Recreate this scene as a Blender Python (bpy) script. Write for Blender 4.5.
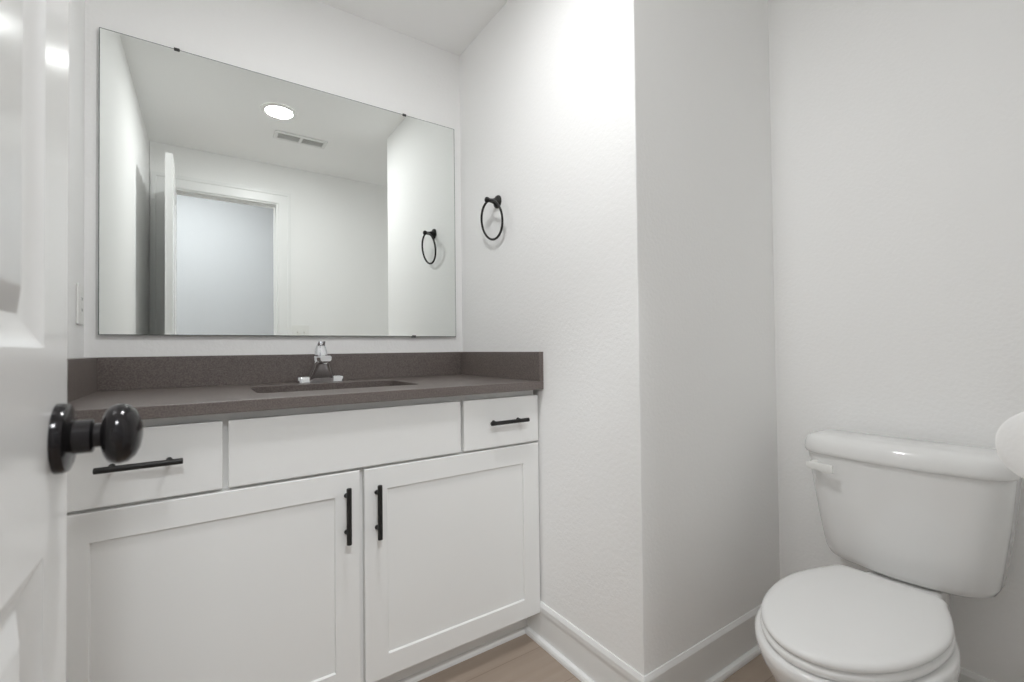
import bpy, bmesh, math
from mathutils import Vector, Matrix

C = bpy.context.scene.collection
for o in list(bpy.data.objects):
    bpy.data.objects.remove(o)

# ------------------------------------------------------------------ camera
YAW, PITCH, ROLL = map(math.radians, (34.2044, 0.9298, -0.6621))
CAM_H = 1.0524
fw = Vector((math.sin(YAW) * math.cos(PITCH), math.cos(YAW) * math.cos(PITCH), math.sin(PITCH)))
rt = Vector((math.cos(YAW), -math.sin(YAW), 0))
up = rt.cross(fw)
r2 = rt * math.cos(ROLL) + up * math.sin(ROLL)
u2 = -rt * math.sin(ROLL) + up * math.cos(ROLL)
cd = bpy.data.cameras.new('camera')
cd.sensor_width = 36
cd.lens = 459.48 / 1024 * 36
cd.clip_start = 0.01
cd.dof.use_dof = True
cd.dof.focus_distance = 2.0
cd.dof.aperture_fstop = 4.5
cam = bpy.data.objects.new('camera', cd)
C.objects.link(cam)
cam.matrix_world = Matrix(((r2.x, u2.x, -fw.x, 0), (r2.y, u2.y, -fw.y, 0), (r2.z, u2.z, -fw.z, CAM_H), (0, 0, 0, 1)))
bpy.context.scene.camera = cam

# ------------------------------------------------------------------ world, exposure, light levels
sc = bpy.context.scene
w = bpy.data.worlds.new('world')
sc.world = w
w.use_nodes = True
w.node_tree.nodes['Background'].inputs[0].default_value = (0.8, 0.88, 1, 1)
w.node_tree.nodes['Background'].inputs[1].default_value = 0.3
sc.view_settings.view_transform = 'Standard'
sc.view_settings.look = 'None'
sc.view_settings.gamma = 1
sc.view_settings.use_curve_mapping = False
sc.view_settings.exposure = 0.42
sc.cycles.max_bounces = 16
sc.cycles.diffuse_bounces = 12
sc.cycles.glossy_bounces = 6
sc.cycles.use_denoising = True
sc.cycles.caustics_reflective = True
BATH_LIGHT = 170.0
HALL_FILL = 135.0  # strength of the added fill lamp behind the camera

# ------------------------------------------------------------------ room dimensions (metres)
D = 1.909        # mirror wall
XL = -0.295      # wall left of the vanity
XR = 1.016       # wall right of the vanity
YC = 0.864       # outer corner / toilet alcove wall
XA = 1.771       # wall behind the toilet
ZC = 2.438       # ceiling
YF = 0.0         # front wall (with the doorway)
OX0, OX1, OZ = -0.170, 0.470, 2.142   # doorway

# ------------------------------------------------------------------ materials
def mat(name, col, rough=0.5, metal=0.0, bump=0.0, bscale=100.0, bdist=0.001, mottled=0.0, mscale=8.0, coat=0.0, spec=0.5):
    m = bpy.data.materials.new(name)
    m.use_nodes = True
    nt = m.node_tree
    b = nt.nodes['Principled BSDF']
    b.inputs['Base Color'].default_value = (*col, 1)
    b.inputs['Roughness'].default_value = rough
    b.inputs['Metallic'].default_value = metal
    b.inputs['Coat Weight'].default_value = coat
    b.inputs['Specular IOR Level'].default_value = spec
    tc = nt.nodes.new('ShaderNodeTexCoord')
    if mottled:
        n = nt.nodes.new('ShaderNodeTexNoise')
        n.inputs['Scale'].default_value = mscale
        n.inputs['Detail'].default_value = 4
        mx = nt.nodes.new('ShaderNodeMix')
        mx.data_type = 'RGBA'
        mx.inputs[6].default_value = (*[c * (1 - mottled) for c in col], 1)
        mx.inputs[7].default_value = (*[min(1, c * (1 + mottled)) for c in col], 1)
        nt.links.new(tc.outputs['Object'], n.inputs['Vector'])
        nt.links.new(n.outputs['Fac'], mx.inputs[0])
        nt.links.new(mx.outputs[2], b.inputs['Base Color'])
    if bump:
        n = nt.nodes.new('ShaderNodeTexNoise')
        n.inputs['Scale'].default_value = bscale
        n.inputs['Detail'].default_value = 3
        bp = nt.nodes.new('ShaderNodeBump')
        bp.inputs['Strength'].default_value = bump
        bp.inputs['Distance'].default_value = bdist
        nt.links.new(tc.outputs['Object'], n.inputs['Vector'])
        nt.links.new(n.outputs['Fac'], bp.inputs['Height'])
        nt.links.new(bp.outputs['Normal'], b.inputs['Normal'])
    return m

def emis(name, col, strength):
    m = bpy.data.materials.new(name)
    m.use_nodes = True
    nt = m.node_tree
    nt.nodes.remove(nt.nodes['Principled BSDF'])
    e = nt.nodes.new('ShaderNodeEmission')
    e.inputs[0].default_value = (*col, 1)
    e.inputs[1].default_value = strength
    nt.links.new(e.outputs[0], nt.nodes['Material Output'].inputs[0])
    return m

def quartz(name):
    m = bpy.data.materials.new(name)
    m.use_nodes = True
    nt = m.node_tree
    b = nt.nodes['Principled BSDF']
    tc = nt.nodes.new('ShaderNodeTexCoord')
    n1 = nt.nodes.new('ShaderNodeTexNoise'); n1.inputs['Scale'].default_value = 260; n1.inputs['Detail'].default_value = 3
    r1 = nt.nodes.new('ShaderNodeValToRGB')
    e = r1.color_ramp.elements
    e[0].position = 0.30; e[0].color = (0.098, 0.082, 0.075, 1)
    e[1].position = 0.72; e[1].color = (0.205, 0.174, 0.161, 1)
    v = nt.nodes.new('ShaderNodeTexVoronoi'); v.inputs['Scale'].default_value = 330
    r2_ = nt.nodes.new('ShaderNodeValToRGB')
    r2_.color_ramp.elements[0].position = 0.05; r2_.color_ramp.elements[0].color = (1, 1, 1, 1)
    r2_.color_ramp.elements[1].position = 0.12; r2_.color_ramp.elements[1].color = (0, 0, 0, 1)
    mx = nt.nodes.new('ShaderNodeMix'); mx.data_type = 'RGBA'
    mx.inputs[7].default_value = (0.40, 0.36, 0.335, 1)
    for t in (n1, v):
        nt.links.new(tc.outputs['Object'], t.inputs['Vector'])
    nt.links.new(n1.outputs['Fac'], r1.inputs[0])
    nt.links.new(v.outputs['Distance'], r2_.inputs[0])
    nt.links.new(r1.outputs[0], mx.inputs[6])
    nt.links.new(r2_.outputs[0], mx.inputs[0])
    nt.links.new(mx.outputs[2], b.inputs['Base Color'])
    b.inputs['Roughness'].default_value = 0.33
    return m

def planks(name):
    m = bpy.data.materials.new(name)
    m.use_nodes = True
    nt = m.node_tree
    b = nt.nodes['Principled BSDF']
    tc = nt.nodes.new('ShaderNodeTexCoord')
    mp = nt.nodes.new('ShaderNodeMapping')
    mp.inputs['Location'].default_value = (0.85, -0.045, 0)
    br = nt.nodes.new('ShaderNodeTexBrick')
    br.inputs['Scale'].default_value = 1
    br.inputs['Brick Width'].default_value = 1.2
    br.inputs['Row Height'].default_value = 0.18
    br.inputs['Mortar Size'].default_value = 0.0016
    br.inputs['Color1'].default_value = (0.345, 0.278, 0.226, 1)
    br.inputs['Color2'].default_value = (0.370, 0.300, 0.244, 1)
    br.inputs['Mortar'].default_value = (0.27, 0.215, 0.175, 1)
    br.offset = 0.37
    st = nt.nodes.new('ShaderNodeMapping')
    st.inputs['Scale'].default_value = (2.5, 38, 1)
    n = nt.nodes.new('ShaderNodeTexNoise'); n.inputs['Scale'].default_value = 1; n.inputs['Detail'].default_value = 5
    mx = nt.nodes.new('ShaderNodeMix'); mx.data_type = 'RGBA'; mx.blend_type = 'MULTIPLY'
    rp = nt.nodes.new('ShaderNodeValToRGB')
    rp.color_ramp.elements[0].position = 0.3; rp.color_ramp.elements[0].color = (0.90, 0.885, 0.87, 1)
    rp.color_ramp.elements[1].position = 0.7; rp.color_ramp.elements[1].color = (1, 1, 1, 1)
    mx.inputs[0].default_value = 1
    nt.links.new(tc.outputs['Object'], mp.inputs[0]); nt.links.new(mp.outputs[0], br.inputs['Vector'])
    nt.links.new(tc.outputs['Object'], st.inputs[0]); nt.links.new(st.outputs[0], n.inputs['Vector'])
    nt.links.new(n.outputs['Fac'], rp.inputs[0])
    nt.links.new(br.outputs['Color'], mx.inputs[6]); nt.links.new(rp.outputs[0], mx.inputs[7])
    nt.links.new(mx.outputs[2], b.inputs['Base Color'])
    b.inputs['Roughness'].default_value = 0.45
    return m

M = dict(
    wall=mat('wall_paint', (0.89, 0.89, 0.885), 0.65, bump=0.3, bscale=95, bdist=0.003, spec=0.3),
    hall=mat('hall_wall_darkened', (0.40, 0.405, 0.415), 0.65, bump=0.3, bscale=95, bdist=0.003, spec=0.3),  # far hall wall, colour darkened to offset the added fill lamp
    ceil=mat('ceiling_paint', (0.92, 0.92, 0.915), 0.8, bump=0.2, bscale=90, bdist=0.002, spec=0.2),
    trim=mat('trim_paint', (0.84, 0.845, 0.84), 0.35, bump=0.03, bscale=30, bdist=0.001),
    door=mat('door_paint', (0.84, 0.84, 0.835), 0.2, bump=0.02, bscale=20, bdist=0.001),
    cab=mat('cabinet_paint', (0.80, 0.80, 0.79), 0.38, bump=0.02, bscale=40, bdist=0.001),
    gap=mat('cabinet_inside', (0.55, 0.55, 0.53), 0.6, mottled=0.05),
    quartz=quartz('dark_quartz'),
    floor=planks('wood_planks'),
    black=mat('matte_black_metal', (0.022, 0.021, 0.020), 0.42, 0.4, mottled=0.1, mscale=60),
    bronze=mat('polished_black_bronze', (0.022, 0.020, 0.021), 0.16, 0.5, mottled=0.15, mscale=30),
    chrome=mat('chrome', (0.80, 0.81, 0.83), 0.06, 1.0, mottled=0.02, mscale=30),
    clip=mat('dark_clip_metal', (0.12, 0.12, 0.12), 0.2, 0.9, mottled=0.1, mscale=60),
    china=mat('white_porcelain', (0.83, 0.83, 0.825), 0.14, mottled=0.01, mscale=5, coat=0.3),
    seat=mat('white_seat_plastic', (0.84, 0.84, 0.835), 0.26, mottled=0.01, mscale=6),
    plastic=mat('white_plastic', (0.84, 0.84, 0.82), 0.35, mottled=0.01, mscale=20),
    dark=mat('dark_slot', (0.03, 0.03, 0.03), 0.6, mottled=0.1),
    mirror=mat('mirror_silver', (0.90, 0.925, 0.905), 0.0, 1.0),
    medge=mat('mirror_edge', (0.16, 0.18, 0.17), 0.25, 0.3, mottled=0.1, mscale=30),
    vent=mat('register_enamel', (0.80, 0.80, 0.79), 0.4, mottled=0.01),
    duct=mat('duct_dark', (0.78, 0.78, 0.77), 0.8, mottled=0.1),
    paper=mat('tissue_paper', (0.93, 0.93, 0.925), 0.95, bump=0.4, bscale=160, bdist=0.001, spec=0.1),
    card=mat('cardboard_core', (0.45, 0.35, 0.25), 0.9, mottled=0.1, mscale=40),
    lamp=emis('lamp_diffuser', (0.985, 0.995, 1.0), BATH_LIGHT),
    hallfill=emis('hall_fill_emitter', (0.94, 0.975, 1.0), HALL_FILL),  # emission of the added hall fill lamp
)

# ------------------------------------------------------------------ helpers
def finish(name, bm, m, parent=None, smooth=None, kind=None):
    """one mesh object; vertices come in world coordinates and are moved to the parent's origin"""
    org = Vector(parent['_o']) if parent is not None and '_o' in parent else Vector((0, 0, 0))
    for v in bm.verts:
        v.co -= org
    bmesh.ops.recalc_face_normals(bm, faces=bm.faces[:])
    me = bpy.data.meshes.new(name)
    bm.to_mesh(me)
    bm.free()
    mats = m if isinstance(m, (list, tuple)) else [m]
    for x in mats:
        me.materials.append(x)
    o = bpy.data.objects.new(name, me)
    C.objects.link(o)
    if smooth is not None:
        for p in me.polygons:
            p.use_smooth = True
        me.set_sharp_from_angle(angle=math.radians(smooth))
    if parent is not None:
        o.parent = parent
        o['_o'] = tuple(org)
    if kind:
        o['kind'] = kind
    return o

def thing(name, loc, label, cat, group=None):
    o = bpy.data.objects.new(name, None)
    o.empty_display_size = 0.05
    C.objects.link(o)
    o.location = loc
    o['_o'] = tuple(loc)
    o['label'] = label
    o['category'] = cat
    if group:
        o['group'] = group
    return o

def box(bm, x0, x1, y0, y1, z0, z1, bev=0.0, seg=2, mi=0):
    vs = [bm.verts.new((x, y, z)) for x in (x0, x1) for y in (y0, y1) for z in (z0, z1)]
    q = [(0, 1, 3, 2), (4, 6, 7, 5), (0, 4, 5, 1), (2, 3, 7, 6), (0, 2, 6, 4), (1, 5, 7, 3)]
    fs = [bm.faces.new([vs[i] for i in f]) for f in q]
    for f in fs:
        f.material_index = mi
    bmesh.ops.recalc_face_normals(bm, faces=fs)
    if bev:
        es = list({e for f in fs for e in f.edges})
        r = bmesh.ops.bevel(bm, geom=es, offset=bev, segments=seg, profile=0.5, affect='EDGES')
    return fs

def bx(*a, **k):
    bm = bmesh.new()
    box(bm, *a, **k)
    return bm

def frame_axes(axis):
    a = Vector(axis).normalized()
    t = Vector((0, 0, 1)) if abs(a.z) < 0.9 else Vector((1, 0, 0))
    e1 = t.cross(a).normalized()
    return a, e1, a.cross(e1)

def loft(bm, rings, cap=(True, True), closed=True, mi=0):
    vr = [[bm.verts.new(p) for p in r] for r in rings]
    n = len(vr[0])
    for a, b in zip(vr[:-1], vr[1:]):
        for i in range(n if closed else n - 1):
            j = (i + 1) % n
            f = bm.faces.new((a[i], a[j], b[j], b[i]))
            f.material_index = mi
    if cap[0]:
        bm.faces.new(vr[0][::-1]).material_index = mi
    if cap[1]:
        bm.faces.new(vr[-1]).material_index = mi
    return vr

def lathe(bm, prof, origin, axis, seg=32, cap=(True, True), sx=1.0, sy=1.0, mi=0):
    """prof: (radius, height along axis)"""
    a, e1, e2 = frame_axes(axis)
    o = Vector(origin)
    rings = []
    for r, h in prof:
        r = max(r, 1e-5)
        rings.append([o + a * h + (e1 * math.cos(t) * sx + e2 * math.sin(t) * sy) * r for t in (2 * math.pi * i / seg for i in range(seg))])
    loft(bm, rings, cap, mi=mi)

def tube(bm, pts, rad, seg=14, closed=False, sx=1.0):
    pts = [Vector(p) for p in pts]
    n = len(pts)
    rads = rad if isinstance(rad, (list, tuple)) else [rad] * n
    rings = []
    prev = None
    for i, p in enumerate(pts):
        if closed:
            t = pts[(i + 1) % n] - pts[i - 1]
        else:
            t = pts[min(i + 1, n - 1)] - pts[max(i - 1, 0)]
        t.normalize()
        if prev is None:
            _, e1, e2 = frame_axes(t)
        else:
            e1 = (prev - t * prev.dot(t)).normalized()
            e2 = t.cross(e1)
        prev = e1
        rings.append([p + (e1 * math.cos(a) * sx + e2 * math.sin(a)) * rads[i] for a in (2 * math.pi * k / seg for k in range(seg))])
    if closed:
        rings.append(rings[0])
        vr = [[bm.verts.new(q) for q in r] for r in rings[:-1]]
        vr.append(vr[0])
        for a, b in zip(vr[:-1], vr[1:]):
            for i in range(seg):
                j = (i + 1) % seg
                bm.faces.new((a[i], a[j], b[j], b[i]))
    else:
        loft(bm, rings)

def rrect(cx, cy, hx, hy, r, z, n=6):
    out = []
    for sx, sy, a0 in ((1, 1, 0), (-1, 1, 90), (-1, -1, 180), (1, -1, 270)):
        for k in range(n + 1):
            a = math.radians(a0 + 90 * k / n)
            out.append(Vector((cx + sx * (hx - r) + r * math.cos(a), cy + sy * (hy - r) + r * math.sin(a), z)))
    return out

def prism_profile(bm, prof, a, b, out, mi=0):
    """extrude a profile (offset outward, height) from point a to b on the floor; `out` is the outward direction; mitre by end offsets"""
    a, b, out = Vector(a), Vector(b), Vector(out)
    r0 = [a + out * d + Vector((0, 0, h)) for d, h in prof]
    r1 = [b + out * d + Vector((0, 0, h)) for d, h in prof]
    loft(bm, [r0, r1], mi=mi)

# ------------------------------------------------------------------ room shell
T = 0.10
HY = -2.00       # far wall of the hall outside the doorway
HX0, HX1 = -1.5, 2.2
HZ = 2.90        # raised so hall ceiling and added fill lamp stay out of the mirror
finish('floor', bx(HX0 - T, HX1 + T, HY - T, D + T, -0.06, 0.0), M['floor'], kind='structure')
finish('ceiling', bx(XL - T, XA + T, YF - 0.115, D + T, ZC, ZC + 0.06), M['ceil'], kind='structure')
finish('ceiling_hall', bx(HX0 - T, HX1 + T, HY - T, YF - 0.115, HZ, HZ + 0.06), M['ceil'], kind='structure')
finish('wall_back', bx(XL - T, XR, D, D + T, 0, ZC), M['wall'], kind='structure')
bm = bx(XL - T, XL, YF - 0.115, D, 0, ZC)
XLF = -0.272     # the wall runs slightly out of square
for v in bm.verts:
    if abs(v.co.x - XL) < 1e-4 and v.co.y < 0:
        v.co.x = XLF
finish('wall_left', bm, M['wall'], kind='structure')
def left_x(y):
    return XLF + (XL - XLF) * (y + 0.115) / (D + 0.115)
# the block of wall between vanity and toilet: two faces meeting in a softened outer corner
bm = bx(XR, XA + T, YC, D + T, 0, ZC)
es = [e for e in bm.edges if all(abs(v.co.x - XR) < 1e-4 and abs(v.co.y - YC) < 1e-4 for v in e.verts)]
bmesh.ops.bevel(bm, geom=es, offset=0.005, segments=4, profile=0.5, affect='EDGES')
finish('wall_right', bm, M['wall'], smooth=40, kind='structure')
finish('wall_toilet', bx(XA, XA + T, YF - 0.115, YC, 0, ZC), M['wall'], kind='structure')
J = 0.018
bm = bmesh.new()
box(bm, XLF + 0.0005, OX0 - J, YF - 0.115, YF, 0, ZC)
box(bm, OX1 + J, XA, YF - 0.115, YF, 0, ZC)
box(bm, OX0 - J, OX1 + J, YF - 0.115, YF, OZ + J, ZC)
finish('wall_front', bm, M['wall'], kind='structure')
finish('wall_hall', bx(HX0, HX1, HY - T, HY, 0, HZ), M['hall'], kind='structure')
finish('wall_hall_left', bx(HX0 - T, HX0, HY - T, -0.115, 0, HZ), M['wall'], kind='structure')
finish('wall_hall_right', bx(HX1, HX1 + T, HY - T, -0.115, 0, HZ), M['wall'], kind='structure')
bm = bmesh.new()
box(bm, HX0 - T, XL - T, -0.115, -0.015, 0, HZ)
box(bm, XA + T, HX1 + T, -0.115, -0.015, 0, HZ)
box(bm, XL - T, XA + T, -0.115, -0.015, ZC + 0.06, HZ)
finish('wall_hall_side', bm, M['wall'], kind='structure')

# doorway: jamb with stop, casing on the room side
bm = bmesh.new()
box(bm, OX0 - J, OX0, YF - 0.116, YF + 0.001, 0, OZ)
box(bm, OX1, OX1 + J, YF - 0.116, YF + 0.001, 0, OZ)
box(bm, OX0 - J, OX1 + J, YF - 0.116, YF + 0.001, OZ, OZ + J)
box(bm, OX0, OX0 + 0.010, YF - 0.075, YF - 0.042, 0, OZ, 0.002)
box(bm, OX1 - 0.010, OX1, YF - 0.075, YF - 0.042, 0, OZ, 0.002)
box(bm, OX0 + 0.010, OX1 - 0.010, YF - 0.075, YF - 0.042, OZ - 0.010, OZ, 0.002)
finish('trim_1', bm, M['trim'], kind='structure')
bm = bmesh.new()
CW = 0.086
prof = [(0, 0.0), (0.010, 0.0), (0.013, 0.006), (0.013, 0.060), (0.017, 0.066), (0.017, CW), (0, CW)]  # (proud of wall, across width)
i0, i1, i2 = OX0 - 0.006, OX1 + 0.012, OZ + 0.008
LW = (i0 - (XLF - 0.001) - 0.014) / CW      # the hinge side casing runs almost into the corner
path = lambda d, t: [Vector((i0 - t * LW, YF + d, 0)), Vector((i0 - t * LW, YF + d, i2 + t)), Vector((i1 + t, YF + d, i2 + t)), Vector((i1 + t, YF + d, 0))]
cols = [path(d, t) for d, t in prof]
loft(bm, [[c[k] for c in cols] for k in range(4)])
finish('trim_2', bm, M['trim'], kind='structure')

# baseboards with a quarter-round shoe at the floor
BH, BT = 0.142, 0.010
bprof = [(0, 0), (BT + 0.012, 0), (BT + 0.0115, 0.009), (BT + 0.008, 0.016), (BT - 0.004, 0.0185), (BT - 0.004, BH - 0.031), (BT, BH - 0.0305), (BT, BH - 0.013), (BT - 0.002, BH - 0.008), (0.004, BH), (0, BH)]
def baseboard(name, a, b, out, ea=0.0, eb=0.0):
    """ea / eb: mitre (metres of lengthening per metre of projection) at each end"""
    a, b, out = Vector(a), Vector(b), Vector(out)
    d = (b - a).normalized()
    bm = bmesh.new()
    loft(bm, [[a + out * p + Vector((0, 0, h)) - d * p * ea for p, h in bprof],
              [b + out * p + Vector((0, 0, h)) + d * p * eb for p, h in bprof]])
    finish(name, bm, M['trim'], kind='structure')
TOE_Y = 1.408
baseboard('baseboard_right', (XR, TOE_Y, 0), (XR, YC, 0), (-1, 0, 0), 0, 1)
baseboard('baseboard_alcove', (XR, YC, 0), (XA, YC, 0), (0, -1, 0), 1, -1)
baseboard('baseboard_toilet', (XA, YC, 0), (XA, YF, 0), (-1, 0, 0), -1, -1)
baseboard('baseboard_front', (XA, YF, 0), (i1 + CW, YF, 0), (0, 1, 0), -1, 0)
baseboard('baseboard_left', (left_x(0.02), YF + 0.02, 0), (left_x(1.33), 1.33, 0), (1, 0, 0), 0, 0)

# ------------------------------------------------------------------ panelled door, swung open into the room
LEN, TH, LZ0, LZ1 = 0.690, 0.035, 0.012, 2.138
DOOR = dict(h=Vector((-0.127, 0.006, 0)), f=Vector((-0.121, 0.690, 0)))
dirv = (DOOR['f'] - DOOR['h']).normalized()
nrm = Vector((dirv.y, -dirv.x, 0))                # towards the room (+x)
def dp(t, n, z):                                   # along leaf, out from its room face, height
    return DOOR['h'] + dirv * t + nrm * n + Vector((0, 0, z))
panels = [(0.105, 0.602, 1.058, 2.015), (0.105, 0.602, 0.215, 0.862)]
rings_in = [(0.0, 0.0), (0.004, -0.002), (0.026, -0.0105), (0.030, -0.0110), (0.051, -0.0035), (0.055, -0.0025)]
bm = bmesh.new()
def door_face(side):
    # side=+1 room face at n=0, side=-1 other face at n=-TH
    base = 0.0 if side > 0 else -TH
    ts = [0, panels[0][0], panels[0][1], LEN]
    zs = [LZ0, panels[1][2], panels[1][3], panels[0][2], panels[0][3], LZ1]
    g = {}
    def vt(t, z):
        k = (round(t, 4), round(z, 4))
        if k not in g:
            g[k] = bm.verts.new(dp(t, base, z))
        return g[k]
    for i in range(3):
        for j in range(5):
            if i == 1 and j in (1, 3):
                t0, t1, z0, z1 = ts[1], ts[2], zs[j], zs[j + 1]
                prev = [vt(t0, z0), vt(t1, z0), vt(t1, z1), vt(t0, z1)]
                for ins, dep in rings_in[1:]:
                    n = base + side * dep
                    cur = [bm.verts.new(dp(t, n, z)) for t, z in ((t0 + ins, z0 + ins), (t1 - ins, z0 + ins), (t1 - ins, z1 - ins), (t0 + ins, z1 - ins))]
                    for k in range(4):
                        bm.faces.new((prev[k], prev[(k + 1) % 4], cur[(k + 1) % 4], cur[k]))
                    prev = cur
                bm.faces.new(prev)
            else:
                bm.faces.new((vt(ts[i], zs[j]), vt(ts[i + 1], zs[j]), vt(ts[i + 1], zs[j + 1]), vt(ts[i], zs[j + 1])))
    return g, ts, zs
ga, ts, zs = door_face(1)
gb, _, _ = door_face(-1)
rim = [(t, LZ0) for t in ts] + [(LEN, z) for z in zs[1:]] + [(t, LZ1) for t in ts[-2::-1]] + [(0, z) for z in zs[-2:0:-1]]
for k in range(len(rim)):
    p, q = rim[k], rim[(k + 1) % len(rim)]
    kp, kq = tuple(round(c, 4) for c in p), tuple(round(c, 4) for c in q)
    bm.faces.new((ga[kp], gb[kp], gb[kq], ga[kq]))
door = finish('door_1', bm, M['door'], kind='structure', smooth=16)
door['_o'] = (0, 0, 0)
KT, KZ = 0.650, 0.965
for side in (1, -1):
    o = dp(KT, 0 if side > 0 else -TH, KZ)
    ax = nrm * side
    bm = bmesh.new()
    lathe(bm, [(0.0360, 0), (0.0360, 0.006), (0.0345, 0.009), (0.029, 0.011), (0.020, 0.012), (0.0175, 0.013), (0.0175, 0.027), (0.0165, 0.028), (0.0125, 0.029), (0.0125, 0.0345),
               (0.0155, 0.0350), (0.0235, 0.0370), (0.0292, 0.0405), (0.0318, 0.0455), (0.0323, 0.0505), (0.0306, 0.0570), (0.0252, 0.0630), (0.0165, 0.0670), (0.007, 0.0687), (0, 0.0689)], o, ax, 48)
    finish('door_knob', bm, M['bronze'], door, smooth=38)['label'] = 'dark polished egg shaped door knob'
bm = bmesh.new()
for hz in (0.28, 1.08, 1.90):
    lathe(bm, [(0.006, 0), (0.006, 0.09)], dp(-0.004, -TH - 0.004, hz), (0, 0, 1), 12)
    break
finish('door_hinge', bm, M['bronze'], door, smooth=40)
for hz in (1.08, 1.90):
    bm = bmesh.new()
    lathe(bm, [(0.006, 0), (0.006, 0.09)], dp(-0.004, -TH - 0.004, hz), (0, 0, 1), 12)
    finish('door_hinge', bm, M['bronze'], door, smooth=40)

# ------------------------------------------------------------------ vanity cabinet
CX0, CX1 = -0.262, 1.0035
FY = 1.321            # faces of doors and drawers
FB = FY + 0.021       # front of the cabinet box
CT, CTH = 0.9345, 0.0292      # counter top height, thickness
CZ1 = CT - CTH
van = thing('vanity_cabinet', (0.37, 1.6, 0), 'white vanity cabinet with shaker doors and black pulls under the dark countertop', 'cabinet')
bm = bmesh.new()
box(bm, CX0, CX1, FB, FB + 0.019, 0.10, CZ1 - 0.0005)          # face frame
box(bm, CX0, CX0 + 0.018, FB + 0.019, D - 0.001, 0.10, CZ1 - 0.0005)
box(bm, CX1 - 0.018, CX1, FB + 0.019, D - 0.001, 0.10, CZ1 - 0.0005)
box(bm, CX0 + 0.018, CX1 - 0.018, FB + 0.019, D - 0.001, 0.10, 0.118)
finish('body', bm, M['cab'], van)
bm = bmesh.new()
box(bm, CX0, XR - 0.0005, TOE_Y + 0.0005, TOE_Y + 0.016, 0.0, 0.0995)
tp_prof = [(0, 0), (0.013, 0), (0.0125, 0.009), (0.009, 0.015), (0.002, 0.0185), (0, 0.0185)]
prism_profile(bm, tp_prof, (CX0 + 0.02, TOE_Y, 0), (XR - BT - 0.013, TOE_Y, 0), (0, -1, 0))
box(bm, CX0, XR - BT - 0.0005, TOE_Y - 0.004, TOE_Y + 0.0005, 0.055, 0.0995)
finish('toe_kick', bm, M['cab'], van)

def slab_front(x0, x1, z0, z1):
    return bx(x0, x1, FY, FB - 0.0008, z0, z1, 0.0022)

def shaker(x0, x1, z0, z1, sw=0.067, rw=0.065, rec=0.006):
    bm = bmesh.new()
    def ring(i, dz, y):
        return [Vector((x0 + i, y, z0 + dz)), Vector((x1 - i, y, z0 + dz)), Vector((x1 - i, y, z1 - dz)), Vector((x0 + i, y, z1 - dz))]
    loft(bm, [ring(0, 0, FB - 0.0008), ring(0, 0, FY + 0.002), ring(0.0006, 0.0006, FY + 0.0006), ring(0.002, 0.002, FY), ring(sw - 0.001, rw - 0.001, FY), ring(sw, rw, FY + 0.001), ring(sw + 0.002, rw + 0.002, FY + rec), ], cap=(True, True))
    return bm

def pull(parent, c, horiz, L=0.153, cc=0.100):
    """bar pull: a round bar on two posts"""
    c = Vector(c)
    ax = Vector((1, 0, 0)) if horiz else Vector((0, 0, 1))
    bm = bmesh.new()
    st = 0.030
    y = FY - st
    lathe(bm, [(0.0052, 0), (0.0068, 0.0012), (0.0068, L - 0.0012), (0.0052, L)], Vector((c.x, y, c.z)) - ax * L / 2, ax, 20)
    for s in (-1, 1):
        p = Vector((c.x, FY, c.z)) + ax * s * cc / 2
        lathe(bm, [(0.0065, -0.0004), (0.0065, 0.002), (0.0048, 0.004), (0.0048, st)], p, (0, -1, 0), 16)
    h = finish('handle', bm, M['black'], parent, smooth=40)
    h['label'] = 'black bar pull'
    return h

DZ0, DZ1 = 0.7205, 0.8845
dL = finish('drawer', slab_front(-0.262, 0.046, DZ0, DZ1), M['cab'], van)
pull(dL, (-0.108, 0, 0.8055), True)
finish('false_front', slab_front(0.0575, 0.6945, DZ0, DZ1), M['cab'], van)
dR = finish('drawer', slab_front(0.706, 1.0072, DZ0, DZ1), M['cab'], van)
pull(dR, (0.868, 0, 0.805), True)
kL = finish('door', shaker(-0.262, 0.3735, 0.107, 0.7130), M['cab'], van)
pull(kL, (0.336, 0, 0.600), False)
kR = finish('door', shaker(0.386, 1.0072, 0.107, 0.7130), M['cab'], van)
pull(kR, (0.421, 0, 0.5935), False)

# ------------------------------------------------------------------ countertop with splashes
CFY = 1.296
top = thing('countertop', (0.366, 1.6, CZ1), 'speckled dark brown quartz countertop with short splashes on the white vanity', 'countertop')
SX0, SX1, SY0, SY1 = 0.135, 0.622, 1.468, 1.760
bm = bmesh.new()
outer = [Vector(p) for p in ((left_x(CFY) + 0.0005, CFY, CT), (XR - 0.0005, CFY, CT), (XR - 0.0005, D - 0.0005, CT), (XL + 0.0005, D - 0.0005, CT))]
inner = rrect((SX0 + SX1) / 2, (SY0 + SY1) / 2, (SX1 - SX0) / 2, (SY1 - SY0) / 2, 0.03, CT)
def ring_edges(pts):
    vs = [bm.verts.new(p) for p in pts]
    return [bm.edges.new((vs[i], vs[(i + 1) % len(vs)])) for i in range(len(vs))]
eds = ring_edges(outer) + ring_edges(inner)
r = bmesh.ops.triangle_fill(bm, use_beauty=True, edges=eds)
faces = [f for f in r['geom'] if isinstance(f, bmesh.types.BMFace)]
ex = bmesh.ops.extrude_face_region(bm, geom=faces)
for v in ex['geom']:
    if isinstance(v, bmesh.types.BMVert):
        v.co.z -= CTH
bmesh.ops.recalc_face_normals(bm, faces=bm.faces[:])
es = [e for e in bm.edges if len(e.link_faces) == 2 and e.calc_face_angle(0) > 1.0]
bmesh.ops.bevel(bm, geom=es, offset=0.0018, segments=2, profile=0.5, affect='EDGES')
finish('slab', bm, M['quartz'], top)
SP, SZ = 0.018, 1.0395
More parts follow.
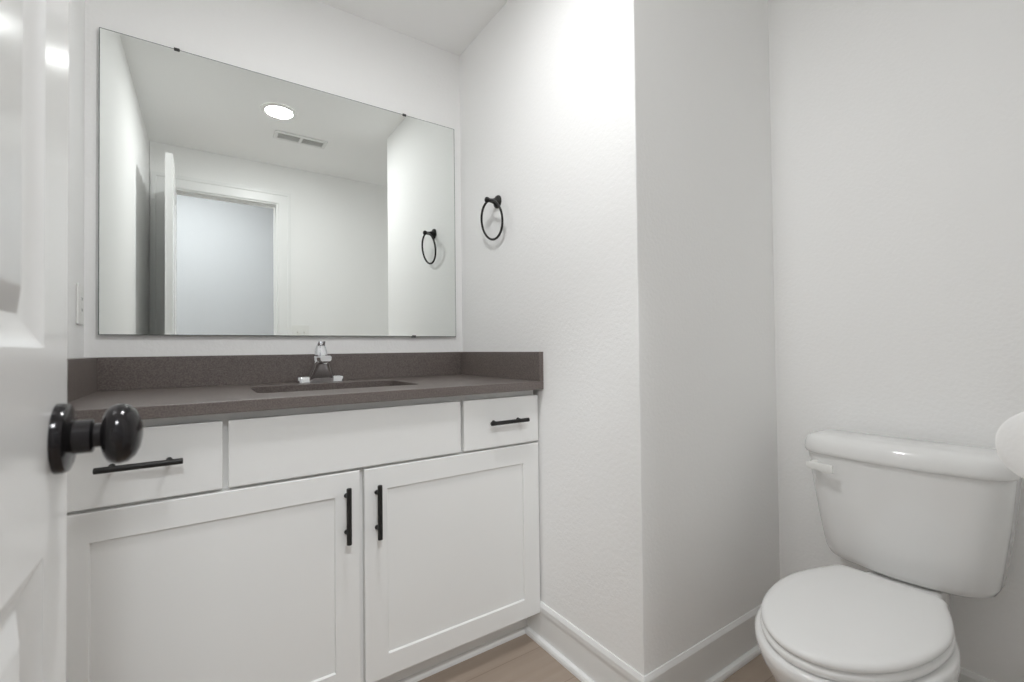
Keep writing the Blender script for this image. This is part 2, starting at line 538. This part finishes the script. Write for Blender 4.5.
finish('backsplash', bx(XL + 0.0005, XR - 0.0005, D - SP, D - 0.0005, CT, SZ, 0.0012), M['quartz'], top)
finish('side_splash', bx(left_x(CFY) + 0.0005, -0.262, CFY, D - SP, CT, SZ, 0.0012), M['quartz'], top)
finish('side_splash', bx(XR - SP, XR - 0.0005, CFY, D - SP, CT, SZ, 0.0012), M['quartz'], top)

# undermount sink
snk = thing('sink', ((SX0 + SX1) / 2, (SY0 + SY1) / 2, CZ1 - 0.15), 'dark rectangular sink basin set in the dark countertop below the faucet', 'sink')
bm = bmesh.new()
scx, scy, hx, hy = (SX0 + SX1) / 2, (SY0 + SY1) / 2, (SX1 - SX0) / 2, (SY1 - SY0) / 2
zt = CZ1 - 0.0008
loft(bm, [rrect(scx, scy, hx + 0.025, hy + 0.025, 0.05, zt), rrect(scx, scy, hx + 0.002, hy + 0.002, 0.032, zt), rrect(scx, scy, hx - 0.003, hy - 0.003, 0.035, zt - 0.01),
          rrect(scx, scy, hx - 0.02, hy - 0.02, 0.045, zt - 0.10), rrect(scx, scy, hx - 0.05, hy - 0.05, 0.05, zt - 0.132), rrect(scx, scy, 0.03, 0.03, 0.028, zt - 0.138)], cap=(False, True))
loft(bm, [rrect(scx, scy, hx + 0.025, hy + 0.025, 0.05, zt), rrect(scx, scy, hx + 0.025, hy + 0.025, 0.05, zt - 0.012), rrect(scx, scy, hx + 0.006, hy + 0.006, 0.04, zt - 0.016), rrect(scx, scy, hx - 0.012, hy - 0.012, 0.045, zt - 0.11), rrect(scx, scy, hx - 0.045, hy - 0.045, 0.05, zt - 0.145), rrect(scx, scy, 0.03, 0.03, 0.028, zt - 0.15)], cap=(False, True))
bmesh.ops.remove_doubles(bm, verts=bm.verts[:], dist=1e-5)
finish('basin', bm, M['quartz'], snk, smooth=50)
bm = bmesh.new()
lathe(bm, [(0.026, 0), (0.026, 0.002), (0.020, 0.004), (0.008, 0.004), (0, 0.005)], (scx, scy, zt - 0.1378), (0, 0, 1), 24)
finish('drain', bm, M['chrome'], snk, smooth=40)

# ------------------------------------------------------------------ faucet
FX, FYY = 0.372, 1.822
fa = thing('faucet', (FX, FYY, CT), 'chrome single lever faucet standing on the countertop behind the sink', 'faucet')
bm = bmesh.new()
def stadium(cx, cy, hx, hy, z, n=10):
    return rrect(cx, cy, hx, hy, hy * 0.55, z, n)
loft(bm, [stadium(FX, FYY, 0.0815, 0.0235, CT + 0.0003), stadium(FX, FYY, 0.0815, 0.0235, CT + 0.018), stadium(FX, FYY, 0.080, 0.0220, CT + 0.0215), stadium(FX, FYY, 0.074, 0.018, CT + 0.024)])
finish('base_plate', bm, M['chrome'], fa, smooth=35)
bm = bmesh.new()
# flared body leaning forward over the basin
loft(bm, [rrect(FX, FYY + cy_, hx_, hy_, min(hx_, hy_) * 0.8, CT + z, 7) for hx_, hy_, cy_, z in ((0.050, 0.0225, -0.0035, 0.0003), (0.048, 0.0235, -0.005, 0.014), (0.043, 0.0255, -0.008, 0.030), (0.037, 0.0275, -0.012, 0.048), (0.0315, 0.030, -0.017, 0.066), (0.0275, 0.032, -0.021, 0.080), (0.0255, 0.030, -0.019, 0.092), (0.022, 0.024, -0.013, 0.0985))])
finish('body', bm, M['chrome'], fa, smooth=45)
bm = bmesh.new()
def xz(y, zc, hx_, hz_, r_):
    return [Vector((p.x, FYY + y, CT + zc + p.y)) for p in rrect(FX, 0, hx_, hz_, r_, 0, 6)]
loft(bm, [xz(-0.020, 0.086, 0.0235, 0.0120, 0.010), xz(-0.050, 0.0885, 0.0210, 0.0115, 0.0095), xz(-0.080, 0.0895, 0.0200, 0.0110, 0.009), xz(-0.0945, 0.0895, 0.0200, 0.0108, 0.008), xz(-0.0965, 0.0895, 0.0185, 0.0094, 0.007)])
finish('spout', bm, M['chrome'], fa, smooth=45)
bm = bmesh.new()
lathe(bm, [(0.0105, 0), (0.0115, 0.001), (0.0115, 0.008), (0.0125, 0.010)], (FX, FYY - 0.080, CT + 0.070), (0, 0, 1), 24)
finish('aerator', bm, M['chrome'], fa, smooth=40)
bm = bmesh.new()
loft(bm, [rrect(FX, FYY + cy_, hx_, hy_, min(hx_, hy_) * 0.85, CT + z, 7) for hx_, hy_, cy_, z in ((0.0225, 0.0215, -0.012, 0.0985), (0.0230, 0.0220, -0.012, 0.102), (0.0222, 0.0215, -0.011, 0.112), (0.0195, 0.0195, -0.009, 0.124), (0.0165, 0.0160, -0.010, 0.134), (0.0140, 0.0125, -0.015, 0.142), (0.0125, 0.0095, -0.024, 0.148), (0.0120, 0.0080, -0.030, 0.1515), (0.0095, 0.0060, -0.032, 0.1530))])
finish('lever', bm, M['chrome'], fa, smooth=50)

# ------------------------------------------------------------------ mirror
MY = D - 0.013
MX0, MX1, MZ0, MZ1 = -0.2604, 0.9778, 1.1090, 2.0739
mir = thing('wall_mirror', (0.356, D, MZ0), 'large frameless mirror clipped to the wall above the dark backsplash', 'mirror')
bm = bmesh.new()
def mring(i, y):
    return [Vector((MX0 + i, y, MZ0 + i)), Vector((MX1 - i, y, MZ0 + i)), Vector((MX1 - i, y, MZ1 - i)), Vector((MX0 + i, y, MZ1 - i))]
vr = loft(bm, [mring(0, MY + 0.006), mring(0, MY + 0.0008), mring(0.0022, MY)], cap=(True, True), mi=1)
bm.faces.ensure_lookup_table()
for f in bm.faces:
    if all(abs(v.co.y - MY) < 1e-6 for v in f.verts):
        f.material_index = 0
finish('glass', bm, [M['mirror'], M['medge']], mir)
finish('backing', bx(MX0 + 0.004, MX1 - 0.004, MY + 0.0062, D - 0.0005, MZ0 + 0.004, MZ1 - 0.004), M['medge'], mir)
for cx, up_ in ((-0.0635, 1), (0.7365, 1), (0.7725, -1)):
    zc = MZ1 if up_ > 0 else MZ0
    bm = bmesh.new()
    s = up_
    z0, z1 = sorted((zc - s * 0.006, zc + s * 0.003))
    box(bm, cx - 0.008, cx + 0.008, MY - 0.003, MY - 0.0005, z0, z1, 0.001)
    z0, z1 = sorted((zc + s * 0.0005, zc + s * 0.003))
    box(bm, cx - 0.008, cx + 0.008, MY - 0.0005, D - 0.0003, z0, z1)
    finish('clip', bm, M['clip'], mir)

# ------------------------------------------------------------------ towel ring on the side wall
RY, RZ = 1.585, 1.656
XRR = XR
tr = thing('towel_ring', (XRR, RY, RZ), 'empty black towel ring mounted on the side wall right of the mirror', 'towel ring')
bm = bmesh.new()
lathe(bm, [(0.0265, 0.0003), (0.0265, 0.005), (0.0245, 0.008), (0.019, 0.012), (0.014, 0.016), (0.0115, 0.021), (0.0095, 0.028)], (XRR, RY, RZ), (-1, 0, 0), 32)
finish('backplate', bm, M['black'], tr, smooth=38)
bm = bmesh.new()
lathe(bm, [(0.0095, 0.0275), (0.0085, 0.036), (0.0082, 0.043), (0.0095, 0.046), (0.0112, 0.049), (0.0118, 0.054), (0.0100, 0.059), (0.005, 0.062), (0, 0.0625)], (XRR, RY, RZ), (-1, 0, 0), 24)
finish('arm', bm, M['black'], tr, smooth=45)
bm = bmesh.new()
RR = 0.0775
ta = math.radians(10)            # the ring leans back towards the wall
rc = Vector((XRR - 0.0455 + RR * math.sin(ta), RY, RZ - 0.003 - RR * math.cos(ta)))
tube(bm, [rc + Vector((-math.sin(ta) * math.cos(a), 0, math.cos(ta) * math.cos(a))) * RR + Vector((0, RR * math.sin(a), 0)) for a in (2 * math.pi * k / 64 for k in range(64))], 0.0047, 12, closed=True)
finish('ring', bm, M['black'], tr, smooth=60)

# ------------------------------------------------------------------ ceiling light and air register
LX, LY = 0.380, 0.867
def downlight(loc, label, mlamp, r=0.070, group=None):
    t = thing('ceiling_light', loc, label, 'light')
    x, y, z = loc
    bm = bmesh.new()
    lathe(bm, [(r, 0.0), (r, 0.006), (r + 0.004, 0.0095), (r + 0.012, 0.0095), (r + 0.023, 0.005), (r + 0.025, 0.0003)], (x, y, z), (0, 0, -1), 48, cap=(False, False))
    finish('trim_ring', bm, M['plastic'], t, smooth=40)
    bm = bmesh.new()
    lathe(bm, [(r, 0.0003), (r, 0.0050), (r * 0.95, 0.0075), (r * 0.8, 0.0095), (r * 0.5, 0.0105), (0, 0.011)], (x, y, z), (0, 0, -1), 48)
    finish('diffuser', bm, mlamp, t, smooth=50)
    return t
downlight((LX, LY, ZC), 'round white recessed ceiling light glowing beside the vent, seen in the mirror', M['lamp'])
downlight((-0.1, -1.00, HZ), 'added round fill light, unseen in the hall beyond the doorway', M['hallfill'], 0.16)  # added fill lamp, placed to brighten the lower room through the doorway

VX0, VX1, VY0, VY1 = 0.392, 0.705, 0.492, 0.612
rg = thing('air_vent', ((VX0 + VX1) / 2, (VY0 + VY1) / 2, ZC), 'white rectangular ceiling air vent with two louvred panels, seen in the mirror', 'vent')
bm = bmesh.new()
F = 0.022
xm = (VX0 + VX1) / 2
for a, b, c, d in ((VX0, VX1, VY0, VY0 + F), (VX0, VX1, VY1 - F, VY1), (VX0, VX0 + F, VY0 + F, VY1 - F), (VX1 - F, VX1, VY0 + F, VY1 - F), (xm - 0.009, xm + 0.009, VY0 + F, VY1 - F)):
    box(bm, a, b, c, d, ZC - 0.009, ZC - 0.0003, 0.002)
finish('frame', bm, M['vent'], rg)
for a, b in ((VX0 + F, xm - 0.009), (xm + 0.009, VX1 - F)):
    bm = bmesh.new()
    n = 7
    for k in range(n):
        y = VY0 + F + (VY1 - VY0 - 2 * F) * (k + 0.5) / n
        h = 0.0055
        vs = [Vector((0, y - h, ZC - 0.0022)), Vector((0, y - h + 0.0012, ZC - 0.0010)), Vector((0, y + h, ZC - 0.0075)), Vector((0, y + h - 0.0012, ZC - 0.0087))]
        loft(bm, [[Vector((a, p.y, p.z)) for p in vs], [Vector((b, p.y, p.z)) for p in vs]])
    finish('louvre', bm, M['vent'], rg)
finish('duct_opening', bx(VX0 + F, VX1 - F, VY0 + F, VY1 - F, ZC - 0.0009, ZC - 0.0002), M['duct'], rg)

# ------------------------------------------------------------------ switch plate and outlet
sw = thing('light_switch', (0.636, YF, 1.190), 'white double toggle switch plate beside the doorway, seen in the mirror', 'light switch')
bm = bx(0.578, 0.694, YF + 0.0003, YF + 0.006, 1.133, 1.247, 0.002)
finish('plate', bm, M['plastic'], sw)
for x in (0.613, 0.659):
    bm = bmesh.new()
    box(bm, x - 0.0055, x + 0.0055, YF + 0.0058, YF + 0.0075, 1.178, 1.202)
    loft(bm, [[Vector((x + a, YF + 0.0070, 1.190 + c)) for a, c in ((-0.0045, -0.006), (0.0045, -0.006), (0.0045, 0.006), (-0.0045, 0.006))],
              [Vector((x + a, YF + 0.019, 1.200 + c)) for a, c in ((-0.0035, -0.004), (0.0035, -0.004), (0.0035, 0.004), (-0.0035, 0.004))]])
    finish('toggle', bm, M['plastic'], sw)
OXL = left_x(1.792) + 0.0004
ol = thing('wall_outlet', (OXL, 1.792, 1.196), 'white outlet plate on the left wall between the open door and the mirror', 'outlet')
finish('plate', bx(OXL + 0.0003, OXL + 0.006, 1.785, 1.859, 1.137, 1.255, 0.002), M['plastic'], ol)
finish('receptacle', bx(OXL + 0.0058, OXL + 0.0078, 1.8055, 1.8385, 1.163, 1.229, 0.001), M['plastic'], ol)
for zc in (1.180, 1.212):
    for y in (1.8160, 1.8280):
        finish('slot', bx(OXL + 0.0076, OXL + 0.0080, y - 0.001, y + 0.001, zc - 0.0045, zc + 0.0045), M['dark'], ol)

# ------------------------------------------------------------------ toilet against the right wall
YT = 0.458
to = thing('toilet', (1.33, YT, 0), 'white two piece toilet with closed lid in the alcove beside the vanity wall', 'toilet')
def sm(a, b, x):
    t = max(0, min(1, (x - a) / (b - a)))
    return t * t * (3 - 2 * t)
def P(u, v, z):
    return Vector((XA - u, YT + v, z))
def egg(u0, uc, u1, br, b, z, rc=0.03, nf=28, nb=12, ue=2.0, slow=False):
    """plan outline: flat rear of half width br at u0, widest (b) at uc, elliptical nose at u1"""
    pts = []
    half = []
    half.append((u0, 0.0))
    for k in range(1, 5):
        half.append((u0, (br - rc) * k / 4))
    for k in range(1, 5):
        a = math.radians(90 * k / 4)
        half.append((u0 + rc * (1 - math.cos(a)), br - rc + rc * math.sin(a)))
    ub = u0 + rc
    for k in range(1, nb + 1):
        t = k / nb
        u = ub + (uc - ub) * t
        half.append((u, br + (b - br) * (sm(0.12, 1.0, t) if slow else math.sin(t * math.pi / 2))))
    for k in range(1, nf + 1):
        a = math.radians(90 * k / nf)
        half.append((uc + (u1 - uc) * math.sin(a) ** (2 / ue), b * max(0.0, math.cos(a)) ** (2 / ue)))
    full = half + [(u, -v) for u, v in half[-2:0:-1]]
    return [P(u, v, z) for u, v in full]
bm = bmesh.new()
loft(bm, [
    egg(0.12, 0.4, 0.63, 0.105, 0.122, 0.0, slow=True),
    egg(0.12, 0.4, 0.63, 0.104, 0.121, 0.018, slow=True),
    egg(0.125, 0.4, 0.62, 0.097, 0.113, 0.035, slow=True),
    egg(0.13, 0.41, 0.62, 0.09, 0.11, 0.1, slow=True),
    egg(0.12, 0.42, 0.64, 0.085, 0.12, 0.17, slow=True),
    egg(0.1, 0.45, 0.685, 0.082, 0.144, 0.235, slow=True),
    egg(0.07, 0.47, 0.728, 0.08, 0.163, 0.295, slow=True),
    egg(0.055, 0.485, 0.76, 0.08, 0.174, 0.34, slow=True),
    egg(0.05, 0.49, 0.776, 0.08, 0.179, 0.372, slow=True),
    egg(0.05, 0.49, 0.777, 0.08, 0.179, 0.388, slow=True),
    egg(0.054, 0.49, 0.772, 0.076, 0.174, 0.3935, slow=True),
    egg(0.06, 0.49, 0.764, 0.07, 0.166, 0.3945, slow=True),
])
finish('bowl', bm, M['china'], to, smooth=50)
for s in (-1, 1):
    bm = bmesh.new()
    lathe(bm, [(0.014, 0), (0.014, 0.006), (0.010, 0.013), (0.004, 0.016), (0, 0.0165)], P(0.30, s * 0.109, 0.014), (0, 0, 1), 20)
    finish('bolt_cap', bm, M['china'], to, smooth=45)
bm = bmesh.new()
SE = dict(u0=0.264, uc=0.480, u1=0.768, br=0.126, b=0.168)
def eg(d, z, rc=0.035):
    return egg(SE['u0'] + d, SE['uc'], SE['u1'] - d, SE['br'] - d, SE['b'] - d, z, rc)
loft(bm, [eg(0.012, 0.3950), eg(0.004, 0.3965), eg(0.001, 0.401), eg(0.0, 0.406), eg(0.002, 0.411), eg(0.010, 0.4145), ])
finish('seat', bm, M['seat'], to, smooth=45)
bm = bmesh.new()
loft(bm, [eg(0.012, 0.4150), eg(0.005, 0.4165), eg(0.002, 0.421), eg(0.002, 0.426), eg(0.005, 0.4305), eg(0.012, 0.4335), eg(0.028, 0.4355), eg(0.075, 0.4365)])
finish('lid', bm, M['seat'], to, smooth=45)
for s in (-1, 1):
    bm = bmesh.new()
    box(bm, XA - 0.276, XA - 0.246, YT + s * 0.075 - 0.018, YT + s * 0.075 + 0.018, 0.3945, 0.418, 0.005, 3)
    finish('seat_hinge', bm, M['seat'], to, smooth=40)

TV = 0.015        # the tank sits slightly off the bowl's centre line
def tank_ring(hw, ub, uf, bow, z, rc, n=8):
    """plan of tank: flat back at ub, front bowed outward by bow at uf"""
    pts = []
    half = [(ub, 0.0)]
    rb = min(0.018, rc)
    half.append((ub, hw - rb))
    for k in range(1, 5):
        a = math.radians(90 * k / 4)
        half.append((ub + rb * (1 - math.cos(a)), hw - rb + rb * math.sin(a)))
    ue = uf - bow
    half.append(((ub + ue) / 2, hw))
    for k in range(0, n + 1):
        a = math.radians(90 * k / n)
        half.append((ue - rc + rc * math.sin(a), hw - rc + rc * math.cos(a)))
    m = 8
    vf = hw - rc
    for k in range(1, m + 1):
        v = vf * (1 - k / m)
        half.append((ue + bow * (1 - (v / vf) ** 2), v))
    full = half + [(u, -v) for u, v in half[-2:0:-1]]
    return [P(u, v + TV, z) for u, v in full]
bm = bmesh.new()
loft(bm, [
    tank_ring(0.137, 0.060, 0.150, 0.010, 0.3965, 0.060),
    tank_ring(0.169, 0.045, 0.172, 0.014, 0.3990, 0.075),
    tank_ring(0.185, 0.036, 0.184, 0.016, 0.4080, 0.082),
    tank_ring(0.194, 0.031, 0.190, 0.016, 0.4250, 0.085),
    tank_ring(0.203, 0.029, 0.195, 0.016, 0.480, 0.085),
    tank_ring(0.219, 0.027, 0.203, 0.016, 0.600, 0.084),
    tank_ring(0.231, 0.026, 0.210, 0.016, 0.7165, 0.082),
])
finish('tank', bm, M['china'], to, smooth=50)
bm = bmesh.new()
loft(bm, [
    tank_ring(0.231, 0.026, 0.210, 0.016, 0.7167, 0.082),
    tank_ring(0.2345, 0.022, 0.216, 0.016, 0.7175, 0.083),
    tank_ring(0.2365, 0.019, 0.220, 0.016, 0.7225, 0.084),
    tank_ring(0.2370, 0.018, 0.2210, 0.016, 0.7300, 0.084),
    tank_ring(0.2360, 0.019, 0.2195, 0.016, 0.7440, 0.083),
    tank_ring(0.2330, 0.021, 0.2160, 0.016, 0.7560, 0.081),
    tank_ring(0.2275, 0.025, 0.2100, 0.016, 0.7650, 0.078),
    tank_ring(0.2170, 0.031, 0.1990, 0.015, 0.7710, 0.072),
    tank_ring(0.1950, 0.045, 0.1780, 0.012, 0.7745, 0.060),
])
finish('tank_lid', bm, M['china'], to, smooth=50)
# flush lever on the upper left of the tank front
bm = bmesh.new()
lz, lu = 0.683, 0.197
lathe(bm, [(0.0135, -0.004), (0.0135, 0.006), (0.011, 0.010), (0.0075, 0.0115), (0.0075, 0.020)], P(lu - 0.004, 0.199, lz), (-1, 0, 0), 20)
lev = [(0.2080, 0.217, 0.0075, 0.004), (0.2100, 0.211, 0.0095, 0.0055), (0.2130, 0.196, 0.0105, 0.006), (0.2210, 0.178, 0.011, 0.0055), (0.2260, 0.158, 0.013, 0.0052), (0.2285, 0.141, 0.013, 0.0048), (0.2285, 0.1385, 0.0115, 0.003)]
rings = []
for u, v, hz, hu in lev:
    c = P(u, v, lz)
    rings.append([c + Vector((-hu * math.copysign(abs(math.cos(a)) ** 0.5, math.cos(a)), 0, hz * math.copysign(abs(math.sin(a)) ** 0.5, math.sin(a)))) for a in (2 * math.pi * k / 20 for k in range(20))])
loft(bm, rings)
finish('flush_lever', bm, M['plastic'], to, smooth=45)

# ------------------------------------------------------------------ toilet paper on a holder at the front wall
PX0, PX1, PY, PZ, PR = 1.050, 1.150, 0.119, 0.893, 0.058
hd = thing('toilet_paper_holder', (1.10, YF, PZ + 0.012), 'black wall holder carrying the white paper roll at the right edge', 'toilet paper holder')
bm = bmesh.new()
lathe(bm, [(0.025, 0.0003), (0.025, 0.004), (0.022, 0.008), (0.012, 0.012), (0.009, 0.016)], (PX1 + 0.03, YF, PZ + 0.012), (0, 1, 0), 28)
finish('backplate', bm, M['black'], hd, smooth=40)
bm = bmesh.new()
az = PZ + 0.0125
tube(bm, [(PX1 + 0.03, YF + 0.012, az), (PX1 + 0.03, YF + 0.07, az), (PX1 + 0.03, PY - 0.012, az), (PX1 + 0.0265, PY - 0.0035, az), (PX1 + 0.018, PY, az), (PX1 - 0.02, PY, az), (PX0 - 0.008, PY, az)], 0.0072, 14)
finish('arm', bm, M['black'], hd, smooth=45)
pr = thing('toilet_paper_roll', ((PX0 + PX1) / 2, PY, PZ), 'white toilet paper roll partly cut off by the right edge of the photo', 'toilet paper')
bm = bmesh.new()
a, e1, e2 = frame_axes((1, 0, 0))
def circ(x, r):
    return [Vector((x, PY, PZ)) + (e1 * math.cos(t) + e2 * math.sin(t)) * r for t in (2 * math.pi * k / 56 for k in range(56))]
loft(bm, [circ(PX0, 0.0215), circ(PX0, PR - 0.003), circ(PX0 + 0.002, PR), circ(PX1 - 0.002, PR), circ(PX1, PR - 0.003), circ(PX1, 0.0215), circ(PX0, 0.0215)], cap=(False, False))
bmesh.ops.remove_doubles(bm, verts=bm.verts[:], dist=1e-6)
finish('paper', bm, M['paper'], pr, smooth=40)
bm = bmesh.new()
loft(bm, [circ(PX0 + 0.0005, 0.0200), circ(PX0 + 0.0005, 0.0213), circ(PX1 - 0.0005, 0.0213), circ(PX1 - 0.0005, 0.0200), circ(PX0 + 0.0005, 0.0200)], cap=(False, False))
bmesh.ops.remove_doubles(bm, verts=bm.verts[:], dist=1e-6)
finish('core', bm, M['card'], pr, smooth=40)['label'] = 'brown cardboard core'

for o in bpy.data.objects:
    if '_o' in o:
        del o['_o']
